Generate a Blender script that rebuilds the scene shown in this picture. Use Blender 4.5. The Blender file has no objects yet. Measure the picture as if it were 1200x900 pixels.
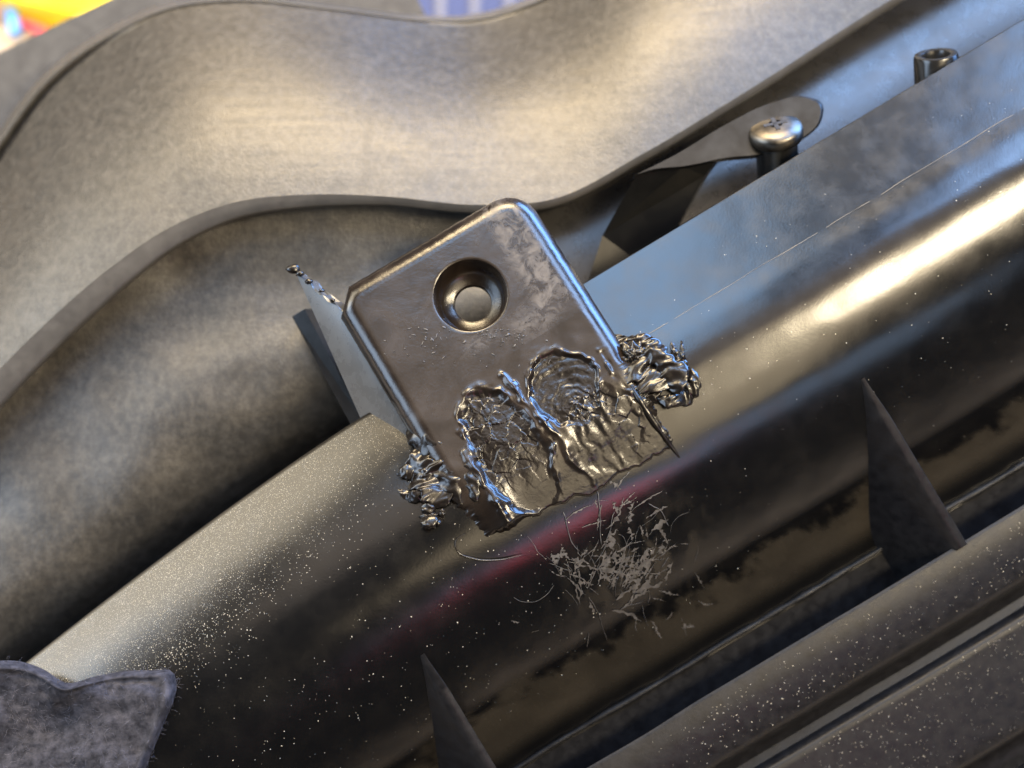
import bpy, math, random
import numpy as np
from mathutils import Vector, Matrix, noise as mnoise

random.seed(7); np.random.seed(7)
scene = bpy.context.scene
C = scene.collection

# ------------------------------------------------------------------ frames
# Working frame, in millimetres: x right, y up and z towards the camera, with the
# welded tab at the origin.  W() stands that frame on the bench (world z up, metres).
D = 170.0                      # camera distance to the tab
TH = math.radians(40)          # the camera looks 50 degrees below the horizon
CT, ST = math.cos(TH), math.sin(TH)
LIFT = 75.0                    # height of the tab above the bench
def W(p):
    p = np.asarray(p, float).reshape(-1, 3)
    return np.stack([p[:, 0], p[:, 1]*CT - p[:, 2]*ST, p[:, 1]*ST + p[:, 2]*CT + LIFT], 1) * 0.001
def P(px, py, z):
    px, py, z = np.broadcast_arrays(np.asarray(px, float), np.asarray(py, float), np.asarray(z, float))
    k = (D - z)/D
    return np.stack([(px-600)*0.1*k, (450-py)*0.1*k, z], -1)
CA, SA = math.cos(math.radians(31)), math.sin(math.radians(31))
def AB(a, b):                  # a runs along the housing, b across it
    return 600 + a*CA + b*SA, 450 - a*SA + b*CA
def PAB(a, b, z):
    x, y = AB(np.asarray(a, float), np.asarray(b, float)); return P(x, y, z)
def toab(px, py):
    dx, dy = px-600, py-450
    return dx*CA - dy*SA, dx*SA + dy*CA
def sstep(x, e0, e1):
    t = np.clip((np.asarray(x, float)-e0)/(e1-e0), 0, 1); return t*t*(3-2*t)

# ------------------------------------------------------------------ camera
cam = bpy.data.cameras.new('camera'); camo = bpy.data.objects.new('camera', cam); C.objects.link(camo)
camo.location = W([0, 0, D])[0]; camo.rotation_euler = (TH, 0, 0)
cam.sensor_width = 36; cam.lens = 36*D/120.0
cam.clip_start = 0.005; cam.clip_end = 20
cam.dof.use_dof = True; cam.dof.focus_distance = (D+1.0)*0.001; cam.dof.aperture_fstop = 15.0
scene.camera = camo
scene.view_settings.view_transform = 'Standard'; scene.view_settings.look = 'None'
scene.view_settings.exposure = 0.38; scene.view_settings.gamma = 1

world = bpy.data.worlds.new('World'); scene.world = world; world.use_nodes = True
bg = world.node_tree.nodes['Background']
bg.inputs[0].default_value = (0.85, 0.92, 1.0, 1); bg.inputs[1].default_value = 0.05

# ------------------------------------------------------------------ housing surface
_kb = np.array([-57, -20, 32, 60, 90, 119, 150, 180, 215, 250, 285, 320, 350, 372, 385, 392])
_kz = np.array([-5.6, -4.2, -2.1, -0.95, -0.085, 0.0, -0.25, -1.0, -2.7, -5.2, -8.3, -11.8, -14.8, -16.6, -17.2, -17.2])
_kl = np.array([-6.7, -4.15, -1.62, -0.75, -0.18, 0.0, -0.35, -1.2, -2.9, -5.3, -8.3, -11.8, -14.8, -16.6, -17.2, -17.2])
def _smooth(b, kb, kz):                    # Catmull-Rom through the section's stations
    b = np.clip(b, kb[0], kb[-1]); i = np.clip(np.searchsorted(kb, b)-1, 0, len(kb)-2)
    m = np.gradient(kz, kb); h = kb[i+1]-kb[i]; t = (b-kb[i])/h
    return ((2*t**3-3*t*t+1)*kz[i] + (t**3-2*t*t+t)*h*m[i] + (-2*t**3+3*t*t)*kz[i+1] + (t**3-t*t)*h*m[i+1])
def bshift(a):
    return 43*np.clip((-170-np.asarray(a, float))/480, 0, 4)**1.45
def ztube(a, b):
    a = np.asarray(a, float); b = np.asarray(b, float)
    right = np.where(b < 32, -2.1 - (32-b)*(3.5/89), _smooth(np.maximum(b, 32), _kb[2:], _kz[2:]))
    left = _smooth(b, _kb, _kl)
    w = sstep(a, -110, 110)
    return left*(1-w) + right*w - 0.006*a - 0.0000045*np.clip(-a-100, 0, None)**2
def PT(a, b, h=0.0):
    return PAB(a, np.asarray(b)+bshift(a), ztube(a, b)+h)
def tnormal(a, b):
    p = PT(a, b); n = np.cross(PT(a+2, b)-p, p-PT(a, b+2))
    n = n/np.linalg.norm(n); return n if n[2] > 0 else -n
def mirror(p, n):
    v = p-np.array([0, 0, D]); v = v/np.linalg.norm(v)
    return v-2*np.dot(v, n)*n

# ------------------------------------------------------------------ lamps
def area(name, pos, target, sx, sy, power, col, along=None, spread=None):
    l = bpy.data.lights.new(name, 'AREA'); l.shape = 'RECTANGLE'; l.size = sx*0.001; l.size_y = sy*0.001
    l.energy = power; l.color = col
    if spread: l.spread = math.radians(spread)
    o = bpy.data.objects.new(name, l); C.objects.link(o)
    p = Vector(W(pos)[0]); t = Vector(W(target)[0]); o.location = p
    zax = (p-t).normalized()
    x = Vector((1, 0, 0)) if along is None else (Vector(W(along)[0])-Vector(W([0, 0, 0])[0])).normalized()
    yax = zax.cross(x).normalized(); x = yax.cross(zax)
    o.rotation_euler = Matrix((x, yax, zax)).transposed().to_euler()
    return o
def radiant(L, sx, sy): return math.pi*L*sx*sy*1e-6     # lamp power for a radiance L

# the fluorescent tube whose reflection runs along the housing
UPW = np.array([0, ST, CT]); FAR = np.array([0, CT, -ST]); RIGHT = np.array([1.0, 0, 0])    # up, away and right, in the working frame
def mirror_lamp(name, a, b, d, sx, sy, L, col):
    p = PT(a, b); area(name, p+mirror(p, tnormal(a, b))*d, p, sx, sy, radiant(L, sx, sy), col)
def sky_lamp(name, azim, elev, d, sx, sy, L, col):           # azimuth from straight away, clockwise
    az, el = math.radians(azim), math.radians(elev)
    area(name, d*(math.cos(el)*(math.cos(az)*FAR+math.sin(az)*RIGHT)+math.sin(el)*UPW), [0, 0, 0], sx, sy, radiant(L, sx, sy), col)
d = 420
e1 = PT(365, 119)+mirror(PT(365, 119), tnormal(365, 119))*d
e2 = PT(1050, 119)+mirror(PT(1050, 119), tnormal(1050, 119))*d
LT = float(np.linalg.norm(e2-e1))
area('tube_lamp', (e1+e2)/2, PT(700, 119), LT, 48, radiant(85, LT, 48), (1.0, 0.84, 0.58), along=e2-e1)
sky_lamp('key_lamp', -18, 62, 750, 400, 260, 40, (1.0, 0.77, 0.46))        # warm work lamp beyond the panel
sky_lamp('ceiling_lamp', 190, 74, 1000, 900, 420, 1.35, (1.0, 0.82, 0.66))
mirror_lamp('window_light', 150, -5, 800, 190, 260, 10.0, (0.36, 0.62, 1.0))
sky_lamp('skylight', 76, 69, 1000, 420, 260, 20.0, (0.36, 0.58, 1.0))
sky_lamp('far_window', 46, 30, 1000, 800, 420, 30.0, (0.20, 0.45, 1.0))
sky_lamp('left_window', -104, 22, 800, 400, 640, 7.0, (0.58, 0.76, 1.0))
sky_lamp('right_fill', 146, 14, 800, 380, 170, 2.2, (0.50, 0.70, 1.0))  # cool fill light added to turn the shelf bluer
mirror_lamp('side_fill', -520, -34, 600, 460, 260, 7.0, (1.0, 0.88, 0.66))  # added warm fill, mirrored as beige along the left edge
mirror_lamp('warm_glow_fill', 225, 132, 500, 230, 330, 4.0, (1.0, 0.80, 0.52))  # unseen warm light added for the beige glow on the tube
mirror_lamp('red_reflection_fill', 5, 178, 500, 70, 80, 4.5, (1.0, 0.05, 0.05))  # added red light, its mirror image stands for an unseen red thing

# ------------------------------------------------------------------ materials
def mat(name):
    m = bpy.data.materials.new(name); m.use_nodes = True
    nt = m.node_tree; return m, nt, nt.nodes['Principled BSDF']
def nd(nt, t, **kw):
    n = nt.nodes.new(t)
    for k, v in kw.items():
        if k in n.inputs: n.inputs[k].default_value = v
        else: setattr(n, k, v)
    return n
def noise(nt, scale, detail=6, rough=0.6, vec=None, dist=0.0):
    n = nd(nt, 'ShaderNodeTexNoise', Scale=scale, Detail=detail, Roughness=rough, Distortion=dist)
    if vec is None:
        g = nd(nt, 'ShaderNodeNewGeometry'); vec = g.outputs['Position']
    nt.links.new(vec, n.inputs['Vector']); return n
def ramp(nt, src, stops):
    r = nd(nt, 'ShaderNodeValToRGB'); e = r.color_ramp.elements
    while len(e) < len(stops): e.new(0.5)
    for i, (p, c) in enumerate(stops):
        e[i].position = p; e[i].color = (c, c, c, 1) if not isinstance(c, tuple) else (*c, 1)
    nt.links.new(src, r.inputs['Fac']); return r
def mapping(nt, scale, rot=(0, 0, 0)):
    g = nd(nt, 'ShaderNodeNewGeometry'); mp = nd(nt, 'ShaderNodeMapping'); mp.inputs['Scale'].default_value = scale; mp.inputs['Rotation'].default_value = rot
    nt.links.new(g.outputs['Position'], mp.inputs['Vector']); return mp.outputs['Vector']
def bump(nt, b, src, dist, strength=1.0, prev=None):
    n = nd(nt, 'ShaderNodeBump', Strength=strength, Distance=dist)
    nt.links.new(src, n.inputs['Height'])
    if prev: nt.links.new(prev.outputs[0], n.inputs['Normal'])
    nt.links.new(n.outputs[0], b.inputs['Normal']); return n
def mixc(nt, fac, c1, c2):
    m = nd(nt, 'ShaderNodeMix', data_type='RGBA')
    for s, v in ((0, fac), (6, c1), (7, c2)):
        if hasattr(v, 'is_output'): nt.links.new(v, m.inputs[s])
        elif s == 0: m.inputs[s].default_value = v
        else: m.inputs[s].default_value = (*v, 1)
    return m.outputs[2]
def mixf(nt, fac, a, b):
    m = nd(nt, 'ShaderNodeMix', data_type='FLOAT')
    for s, v in ((0, fac), (2, a), (3, b)):
        if hasattr(v, 'is_output'): nt.links.new(v, m.inputs[s])
        else: m.inputs[s].default_value = v
    return m.outputs[0]

def make_gloss():
    m, nt, b = mat('gloss_black_plastic')
    reflection_wear = nd(nt, 'ShaderNodeAttribute', attribute_name='reflection_wear')
    n1 = noise(nt, 260, 5, 0.65); smudge = ramp(nt, n1.outputs['Fac'], [(0.42, 0.0), (0.75, 1.0)])
    n2 = noise(nt, 5200, 3, 0.7); fine = ramp(nt, n2.outputs['Fac'], [(0.55, 0.0), (0.75, 1.0)])
    base = mixc(nt, smudge.outputs[0], (0.0022, 0.0022, 0.0025), (0.0036, 0.0034, 0.0033))
    reflection_wear_col = mixc(nt, fine.outputs[0], (0.024, 0.0205, 0.0155), (0.050, 0.043, 0.033))  # brown of the painted bench reflection, also of the dust and scuffs
    nt.links.new(mixc(nt, reflection_wear.outputs['Fac'], base, reflection_wear_col), b.inputs['Base Color'])
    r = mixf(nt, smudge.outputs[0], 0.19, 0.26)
    nt.links.new(mixf(nt, reflection_wear.outputs['Fac'], r, 0.34), b.inputs['Roughness'])
    n3 = noise(nt, 120, 2, 0.4); bp = bump(nt, b, n3.outputs['Fac'], 0.0004, 0.25)
    n4 = noise(nt, 3800, 3, 0.6); bump(nt, b, n4.outputs['Fac'], 0.00002, 0.35, bp)
    return m
def make_tab():
    m, nt, b = mat('handled_black_plastic')
    n1 = noise(nt, 200, 4, 0.6, dist=0.6); sm = ramp(nt, n1.outputs['Fac'], [(0.32, 0.0), (0.72, 1.0)])
    wear = nd(nt, 'ShaderNodeAttribute', attribute_name='reflection_wear')
    n2 = noise(nt, 520, 8, 0.7, dist=0.9); w2 = ramp(nt, n2.outputs['Fac'], [(0.44, 0.0), (0.60, 0.8)])
    mul = nd(nt, 'ShaderNodeMath', operation='MULTIPLY'); nt.links.new(wear.outputs['Fac'], mul.inputs[0]); nt.links.new(w2.outputs[0], mul.inputs[1])
    base = mixc(nt, sm.outputs[0], (0.0062, 0.0044, 0.0034), (0.018, 0.0128, 0.0094))
    nt.links.new(mixc(nt, mul.outputs[0], base, (0.07, 0.06, 0.052)), b.inputs['Base Color'])
    nt.links.new(mixf(nt, mul.outputs[0], mixf(nt, sm.outputs[0], 0.17, 0.32), 0.45), b.inputs['Roughness'])
    n3 = noise(nt, 2400, 4, 0.7); bump(nt, b, n3.outputs['Fac'], 0.00005, 0.45)
    return m
def make_melt():
    m, nt, b = mat('melted_black_plastic')
    at = nd(nt, 'ShaderNodeAttribute', attribute_name='reflection_wear')
    n1 = noise(nt, 200, 4, 0.6, dist=0.6); sm = ramp(nt, n1.outputs['Fac'], [(0.32, 0.0), (0.72, 1.0)])
    nt.links.new(mixc(nt, at.outputs['Fac'], mixc(nt, sm.outputs[0], (0.0062, 0.0044, 0.0034), (0.018, 0.0128, 0.0094)), (0.006, 0.0046, 0.0038)), b.inputs['Base Color'])
    nt.links.new(mixf(nt, at.outputs['Fac'], mixf(nt, sm.outputs[0], 0.17, 0.32), 0.25), b.inputs['Roughness'])
    nt.links.new(mixf(nt, at.outputs['Fac'], 0.5, 0.42), b.inputs['Specular IOR Level'])
    n3 = noise(nt, 1100, 3, 0.5, dist=1.2); bp = bump(nt, b, n3.outputs['Fac'], 0.00025, 0.5)
    nt.links.new(mixf(nt, at.outputs['Fac'], 0.05, 0.10), bp.inputs['Strength'])
    return m
def make_textured():
    m, nt, b = mat('grained_grey_plastic')
    v = mapping(nt, (1.0, 0.8, 0.8), (0, 0, math.radians(38)))
    vs = mapping(nt, (0.06, 1.0, 1.0), (0, 0, math.radians(12)))
    n1 = noise(nt, 3000, 4, 0.7, v); n0 = noise(nt, 95, 8, 0.72, dist=0.8); n5 = noise(nt, 900, 6, 0.75, v); n7 = noise(nt, 900, 5, 0.7, vs)
    sc = ramp(nt, n7.outputs['Fac'], [(0.35, 0.0), (0.7, 1.0)]); bl = ramp(nt, mixf(nt, 0.35, n0.outputs['Fac'], sc.outputs[0]), [(0.30, 0.0), (0.72, 1.0)]); sp = ramp(nt, n5.outputs['Fac'], [(0.42, 0.0), (0.66, 1.0)])
    base = mixc(nt, bl.outputs[0], (0.013, 0.0118, 0.0105), (0.031, 0.027, 0.0225))
    nt.links.new(mixc(nt, sp.outputs[0], base, (0.046, 0.041, 0.035)), b.inputs['Base Color'])
    nt.links.new(mixf(nt, bl.outputs[0], 0.44, 0.33), b.inputs['Roughness'])
    bp = bump(nt, b, n1.outputs['Fac'], 0.00014, 0.5)
    n6 = noise(nt, 60, 3, 0.5); bump(nt, b, n6.outputs['Fac'], 0.0012, 0.22, bp)
    return m
def make_simple(name, col, rough, col2=None, scale=400, bd=0.0, bs=2000, metallic=0.0, spec=0.5):
    m, nt, b = mat(name)
    n = noise(nt, scale, 5, 0.65); r = ramp(nt, n.outputs['Fac'], [(0.35, 0.0), (0.68, 1.0)])
    nt.links.new(mixc(nt, r.outputs[0], col, col2 or tuple(c*1.5 for c in col)), b.inputs['Base Color'])
    nt.links.new(mixf(nt, r.outputs[0], rough*0.85, min(1, rough*1.2)), b.inputs['Roughness'])
    b.inputs['Metallic'].default_value = metallic; b.inputs['Specular IOR Level'].default_value = spec
    if bd: n2 = noise(nt, bs, 5, 0.7); bump(nt, b, n2.outputs['Fac'], bd, 0.6)
    return m
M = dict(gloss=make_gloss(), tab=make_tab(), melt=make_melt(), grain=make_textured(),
    channel=make_simple('smooth_grey_plastic', (0.014, 0.013, 0.012), 0.28, (0.020, 0.018, 0.016), 300, 0.00003, 2500),
    flange=make_simple('pale_flange_plastic', (0.05, 0.05, 0.05), 0.28, (0.06, 0.06, 0.06), 500),  # flange set in a paler grey than the tab
    tongue=make_simple('satin_black_plastic', (0.007, 0.007, 0.007), 0.22, (0.011, 0.0105, 0.010), 400),
    lip=make_simple('smooth_lip_plastic', (0.045, 0.042, 0.040), 0.42, (0.058, 0.054, 0.050), 500),
    shelf=make_simple('dusty_black_plastic', (0.005, 0.005, 0.006), 0.42, (0.010, 0.010, 0.0115), 700, 0.00004, 3000, spec=0.22),
    dust=make_simple('pale_dust', (0.22, 0.205, 0.17), 0.8, (0.38, 0.355, 0.30), 900),
    swarf=make_simple('scraped_plastic', (0.035, 0.033, 0.032), 0.5, (0.085, 0.080, 0.078), 1200),
    felt=make_simple('charcoal_felt', (0.011, 0.0115, 0.0155), 0.95, (0.042, 0.042, 0.053), 900, 0.0003, 2600, spec=0.1),
    fuzz=make_simple('felt_fibre', (0.05, 0.05, 0.065), 0.9, (0.10, 0.10, 0.125), 900, spec=0.1),
    steel=make_simple('dull_screw_steel', (0.075, 0.068, 0.06), 0.40, (0.14, 0.125, 0.105), 500, metallic=1.0),
    dark=make_simple('dark_recess', (0.010, 0.010, 0.011), 0.5),
    bench=make_simple('brown_bench_board', (0.27, 0.21, 0.15), 0.6, (0.36, 0.29, 0.21), 60, 0.0003, 300),
    blue=make_simple('slate_blue_rubber', (0.028, 0.034, 0.075), 0.7, (0.034, 0.040, 0.085), 200),
    pale=make_simple('pale_stripe_rubber', (0.11, 0.10, 0.105), 0.7, (0.13, 0.12, 0.12), 200),
    yellow=make_simple('yellow_plastic', (0.85, 0.58, 0.01), 0.45, (0.9, 0.65, 0.02), 200),
    bluecap=make_simple('bright_blue_plastic', (0.07, 0.30, 0.80), 0.3, (0.10, 0.38, 0.9), 200),
    navy=make_simple('navy_plastic', (0.02, 0.03, 0.08), 0.4),
    red=make_simple('red_plastic', (0.65, 0.06, 0.08), 0.4, (0.7, 0.08, 0.1), 200),
    pink=make_simple('pale_pink_plastic', (0.75, 0.45, 0.40), 0.5, (0.8, 0.5, 0.45), 200),
    olive=make_simple('olive_cloth', (0.10, 0.11, 0.05), 0.9))

# ------------------------------------------------------------------ mesh helpers
def thing(name, label, cat, base, group=None):
    o = bpy.data.objects.new(name, None); C.objects.link(o); o.location = W(base)[0]; o.empty_display_size = 0.01
    o['label'] = label; o['category'] = cat
    if group: o['group'] = group
    return o
def tag(o, label=None, cat=None, group=None, kind=None):
    for k, v in (('label', label), ('category', cat), ('group', group), ('kind', kind)):
        if v: o[k] = v
    return o
def obj(name, verts, faces, m, parent=None, smooth=True, attr=None, raw=False, sharp=None):
    v = np.asarray(verts, float).reshape(-1, 3); v = v if raw else W(v)
    me = bpy.data.meshes.new(name)
    loc = np.array(parent.matrix_basis.translation) if parent and parent.type == 'EMPTY' else np.zeros(3)
    if parent and parent.type != 'EMPTY':
        loc = np.array(parent['_o'])
    org = v.mean(0) if parent is None else loc
    me.from_pydata((v-org).tolist(), [], faces); me.update()
    if smooth: me.shade_smooth()
    if sharp: me.set_sharp_from_angle(angle=math.radians(sharp))
    me.materials.append(m)
    if attr is not None:
        at = me.attributes.new('reflection_wear', 'FLOAT', 'POINT'); at.data.foreach_set('value', np.asarray(attr, np.float32).ravel())
    o = bpy.data.objects.new(name, me); C.objects.link(o)
    if parent is None: o.location = org
    else: o.parent = parent
    o['_o'] = [float(x) for x in org]
    return o
def gridfaces(nu, nv, off=0, closed_u=False):
    f = []
    for i in range(nu if closed_u else nu-1):
        i2 = (i+1) % nu
        for j in range(nv-1):
            f.append((off+i*nv+j, off+i2*nv+j, off+i2*nv+j+1, off+i*nv+j+1))
    return f
class MB:
    def __init__(s): s.v = []; s.f = []; s.n = 0
    def add(s, v, f):
        v = np.asarray(v, float).reshape(-1, 3); s.v.append(v); s.f += [tuple(i+s.n for i in q) for q in f]; s.n += len(v)
    def tube(s, pts, rad, k=5):
        pts = np.asarray(pts, float); n = len(pts); rad = np.broadcast_to(rad, n); t = np.gradient(pts, axis=0); t /= np.linalg.norm(t, axis=1)[:, None]+1e-9
        ref = np.array([0.3, 0.2, 0.93]); u = np.cross(t, ref); u /= np.linalg.norm(u, axis=1)[:, None]+1e-9; w = np.cross(t, u)
        ang = np.arange(k)*2*math.pi/k
        v = pts[:, None] + rad[:, None, None]*(np.cos(ang)[None, :, None]*u[:, None] + np.sin(ang)[None, :, None]*w[:, None])
        f = [(i*k+j, i*k+(j+1) % k, (i+1)*k+(j+1) % k, (i+1)*k+j) for i in range(n-1) for j in range(k)]
        f += [tuple(range(k))[::-1], tuple((n-1)*k+j for j in range(k))]
        s.add(v.reshape(-1, 3), f)
    def lathe(s, c, ax, prof, k=40, cap=True):
        c = np.asarray(c, float); ax = np.asarray(ax, float)/np.linalg.norm(ax); u = np.cross(ax, [0.2, 0.9, 0.1]); u /= np.linalg.norm(u); w = np.cross(ax, u)
        ang = np.arange(k)*2*math.pi/k; rings = []
        for r, h in prof: rings.append(c+ax*h+r*(np.cos(ang)[:, None]*u+np.sin(ang)[:, None]*w))
        n = len(prof); f = [(i*k+j, i*k+(j+1) % k, (i+1)*k+(j+1) % k, (i+1)*k+j) for i in range(n-1) for j in range(k)]
        if cap: f.append(tuple((n-1)*k+j for j in range(k)))
        s.add(np.concatenate(rings), f)
    def prism(s, front, back):
        n = len(front); s.add(np.concatenate([front, back]), [tuple(range(n)), tuple(range(2*n-1, n-1, -1))]+[(i, n+i, n+(i+1) % n, (i+1) % n) for i in range(n)])
    def build(s, name, m, parent=None, **kw): return obj(name, np.concatenate(s.v), s.f, m, parent, **kw)
def _h(ix, iy, seed):
    v = np.sin(ix*127.1+iy*311.7+seed*74.7)*43758.5453; return v-np.floor(v)
def vn(x, y, seed=0):
    x = np.asarray(x, float); y = np.asarray(y, float); ix = np.floor(x); iy = np.floor(y); fx = x-ix; fy = y-iy
    fx = fx*fx*fx*(fx*(fx*6-15)+10); fy = fy*fy*fy*(fy*(fy*6-15)+10)
    return ((_h(ix, iy, seed)*(1-fx)+_h(ix+1, iy, seed)*fx)*(1-fy)+(_h(ix, iy+1, seed)*(1-fx)+_h(ix+1, iy+1, seed)*fx)*fy)*2-1
def fbm(x, y, seed=0, oct=5, gain=0.55):
    s = 0; amp = 1; tot = 0
    for o in range(oct): s = s+amp*vn(x*2**o+o*17.3, y*2**o-o*9.1, seed+o); tot += amp; amp *= gain
    return s/tot
def ridged(x, y, seed=0, oct=4):
    s = 0; amp = 1; tot = 0
    for o in range(oct): s = s+amp*(1-np.abs(vn(x*2**o+o*7.7, y*2**o+o*3.1, seed+o))*2); tot += amp; amp *= 0.55
    return s/tot
def polyline(pts, n):
    pts = np.asarray(pts, float); seg = np.linalg.norm(np.diff(pts[:, :2], axis=0), axis=1); t = np.concatenate([[0], np.cumsum(seg)]); t /= t[-1]
    u = np.linspace(0, 1, n); out = []
    for c in range(pts.shape[1]):
        m = np.gradient(pts[:, c], t); i = np.clip(np.searchsorted(t, u)-1, 0, len(t)-2); h = t[i+1]-t[i]; s = (u-t[i])/h
        out.append((2*s**3-3*s*s+1)*pts[i, c]+(s**3-2*s*s+s)*h*m[i]+(-2*s**3+3*s*s)*pts[i+1, c]+(s**3-s*s)*h*m[i+1])
    return np.stack(out, 1)

# ------------------------------------------------------------------ bench
UPC = np.array([0, ST, CT])                                  # world up in the working frame
def bench(px, py, h=0.0):                                    # the bench point seen at a pixel
    o = np.array([0, 0, D]); r = P(px, py, 0.0)-o
    t = (h-LIFT-np.dot(o, UPC))/np.dot(r, UPC); return o+r*t
bv = np.array([[-1.2, -0.085, -0.03], [1.2, -0.085, -0.03], [1.2, 1.0, -0.03], [-1.2, 1.0, -0.03], [-1.2, -0.085, 0], [1.2, -0.085, 0], [1.2, 1.0, 0], [-1.2, 1.0, 0]])
tag(obj('workbench', bv, [(0, 3, 2, 1), (4, 5, 6, 7), (0, 1, 5, 4), (1, 2, 6, 5), (2, 3, 7, 6), (3, 0, 4, 7)], M['bench'], smooth=False, raw=True), kind='structure')

# ------------------------------------------------------------------ glossy housing
hous = thing('headlight_housing', 'glossy black plastic housing with a ribbed rounded edge and a melted repaired mounting tab', 'housing', [10, -30, -40])
av = np.concatenate([np.linspace(-980, -160, 90), np.linspace(-157, 260, 190), np.linspace(264, 1000, 150)])
bvv = np.concatenate([np.linspace(-57, 31.5, 26), np.linspace(32.5, 392, 120)])
A2, B2 = np.meshgrid(av, bvv, indexing='ij')
wob = 0.10*fbm(A2/210, B2/90, 3, 3)*sstep(B2, 40, 90)
V = PT(A2, B2, wob)
fl = sstep(B2-(316+34*fbm(A2/80, B2/900, 11, 5)+12*np.sin(A2/160)+30*fbm(A2/22, B2/18, 5, 5)), -8, 15)*(1-sstep(B2, 352, 376))  # bench reflection painted as a ragged brown band low on the tube
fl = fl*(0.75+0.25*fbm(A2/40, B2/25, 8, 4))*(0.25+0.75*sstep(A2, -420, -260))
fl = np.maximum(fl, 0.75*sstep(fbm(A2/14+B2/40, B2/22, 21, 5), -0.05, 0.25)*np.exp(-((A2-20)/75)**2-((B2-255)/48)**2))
dusty = 0.85*(1-sstep(B2, -45, 85+25*fbm(A2/50, B2/30, 77, 3)))*(1-sstep(A2, -330, -110))*(0.8+0.2*fbm(A2/18, B2/14, 15, 4))
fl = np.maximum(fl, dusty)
# the edge wall behind, and the rounded start of it
nb = len(bvv); wall = []
for k, (db, dz) in enumerate([(-0.6, -0.12), (-0.8, -0.6), (-0.8, -3), (0.0, -30)]):
    wall.append(PAB(av, -57+db+bshift(av), ztube(av, np.full_like(av, -57.0))+dz))
V = np.concatenate([np.stack(wall[::-1], 1), V], 1)
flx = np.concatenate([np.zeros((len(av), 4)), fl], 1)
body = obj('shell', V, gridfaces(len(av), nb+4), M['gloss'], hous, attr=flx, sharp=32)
# valley seam and the wall that climbs to the shelf
mb = MB()
sa = np.linspace(-700, 1000, 160)
mb.tube(PAB(sa, 388+bshift(sa)+1.5*vn(sa/60, sa*0, 4), ztube(sa, np.full_like(sa, 385.0))+0.25+0.12*vn(sa/13, sa*0, 9)), 0.42+0.10*vn(sa/21, sa*0+3, 2), 8)
mb.build('seam_ridge', M['shelf'], hous)
mb = MB(); ca_ = np.linspace(96, 1000, 200)
mb.tube(PAB(ca_, 32+0.8*vn(ca_/40, ca_*0, 3), ztube(ca_, np.full_like(ca_, 32.0))+-0.02), 0.05+0.035*vn(ca_/14, ca_*0, 5), 5)
mb.build('parting_line', M['lip'], hous)
def shelfz(a, b): return -9.2 - 0.006*a - 0.028*(b-430)
prof = [(391, -9.5), (442, -9.3), (440, -5.0), (434, -1.2), (431, -0.4), (436, 0.0), (470, 0.15), (500, 0.1), (505, -0.25), (508, -0.9), (513, -3.2), (522, -3.8), (532, -3.2), (540, -1.2), (545, -0.75), (552, -0.6), (600, -0.45), (640, -0.45), (652, -0.55), (657, -0.9), (660, -3.2), (672, -3.8), (690, -3.6), (698, -1.2), (705, -1.0), (900, -0.5)]
ps = np.array(prof); A3, I3 = np.meshgrid(np.linspace(-700, 1000, 120), np.arange(len(ps)), indexing='ij')
B3 = ps[I3, 0]; Z3 = np.where(B3 < 430, 0, 0)+shelfz(A3, np.maximum(B3, 430))+ps[I3, 1]
Z3 = np.where(I3 == 0, ztube(A3, np.full_like(A3, 391.0)), Z3)
obj('shelf', PAB(A3, B3+bshift(A3)+1.2*vn(A3/80, B3/500, 6), Z3), gridfaces(120, len(ps)), M['shelf'], hous, sharp=50)

def rib(a0, tipb, endb, thick, lean):
    m = MB(); bb = np.linspace(tipb, endb, 40)
    t = (bb-tipb)/(endb-tipb)
    ztop = ztube(a0, tipb)+0.05 + (shelfz(a0, 430)+0.3-ztube(a0, tipb)-0.05)*t + 0.5*np.sin(math.pi*t)*0.6
    zbot = np.where(bb < 390, ztube(a0, np.minimum(bb, 390.0)), ztube(a0, 390.0))-1.0
    bsh = bshift(a0); rows = []
    hw = thick*(0.5+0.5*sstep(t, 0, 0.25))/2
    for side in (-1, 1):
        for k in (0, 1, 2, 3):
            dz = [0.0, 0.12, 0.4, None][k]; off = [0.55, 0.85, 1.0, 1.15][k]
            z = zbot if dz is None else ztop-dz
            dd = ztop-z
            rows.append(PAB(a0+(side*hw*off)*10 - lean*dd*10, bb+bsh, z))
    L = rows[0:4][::-1]+rows[4:8]
    V = np.stack(L, 0); n = len(bb)
    m.add(V.reshape(-1, 3), [(i*n+j, i*n+j+1, (i+1)*n+j+1, (i+1)*n+j) for i in range(7) for j in range(n-1)])
    m.f.append(tuple(i*n+n-1 for i in range(8)))
    return m.build('rib', M['shelf'], hous, sharp=40)
rib(356, 206, 436, 1.35, 0.85)
rib(-253, 214, 440, 1.5, 0.6)

# ------------------------------------------------------------------ mounting tab
def plane_z(a, b): return 0.3 - 0.0058*a + 0.0195*(b-32)*1.0
O0 = PAB(0, -10, plane_z(0, -10)); Ua = PAB(100, -10, plane_z(100, -10))-O0; Vb = PAB(0, 90, plane_z(0, 90))-O0
U_ = Ua/np.linalg.norm(Ua); V_ = Vb-np.dot(Vb, U_)*U_; V_ /= np.linalg.norm(V_); N_ = np.cross(U_, V_)
if N_[2] < 0: N_ = -N_
SU = 10/np.linalg.norm(Ua)*1.0; SV = 10/np.linalg.norm(Vb)
def TP(a, b, h=0.0):         # tab coordinates: a, b as on the housing, h above its face in mm
    a = np.asarray(a, float); b = np.asarray(b, float); h = np.asarray(h, float)
    return O0 + (a*np.linalg.norm(Ua)/100)[..., None]*U_ + ((b+10)*np.linalg.norm(Vb)/100)[..., None]*V_ + h[..., None]*N_
aL, aR, bT, bS = -108.0, 112.0, -184.0, -32.0
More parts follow.
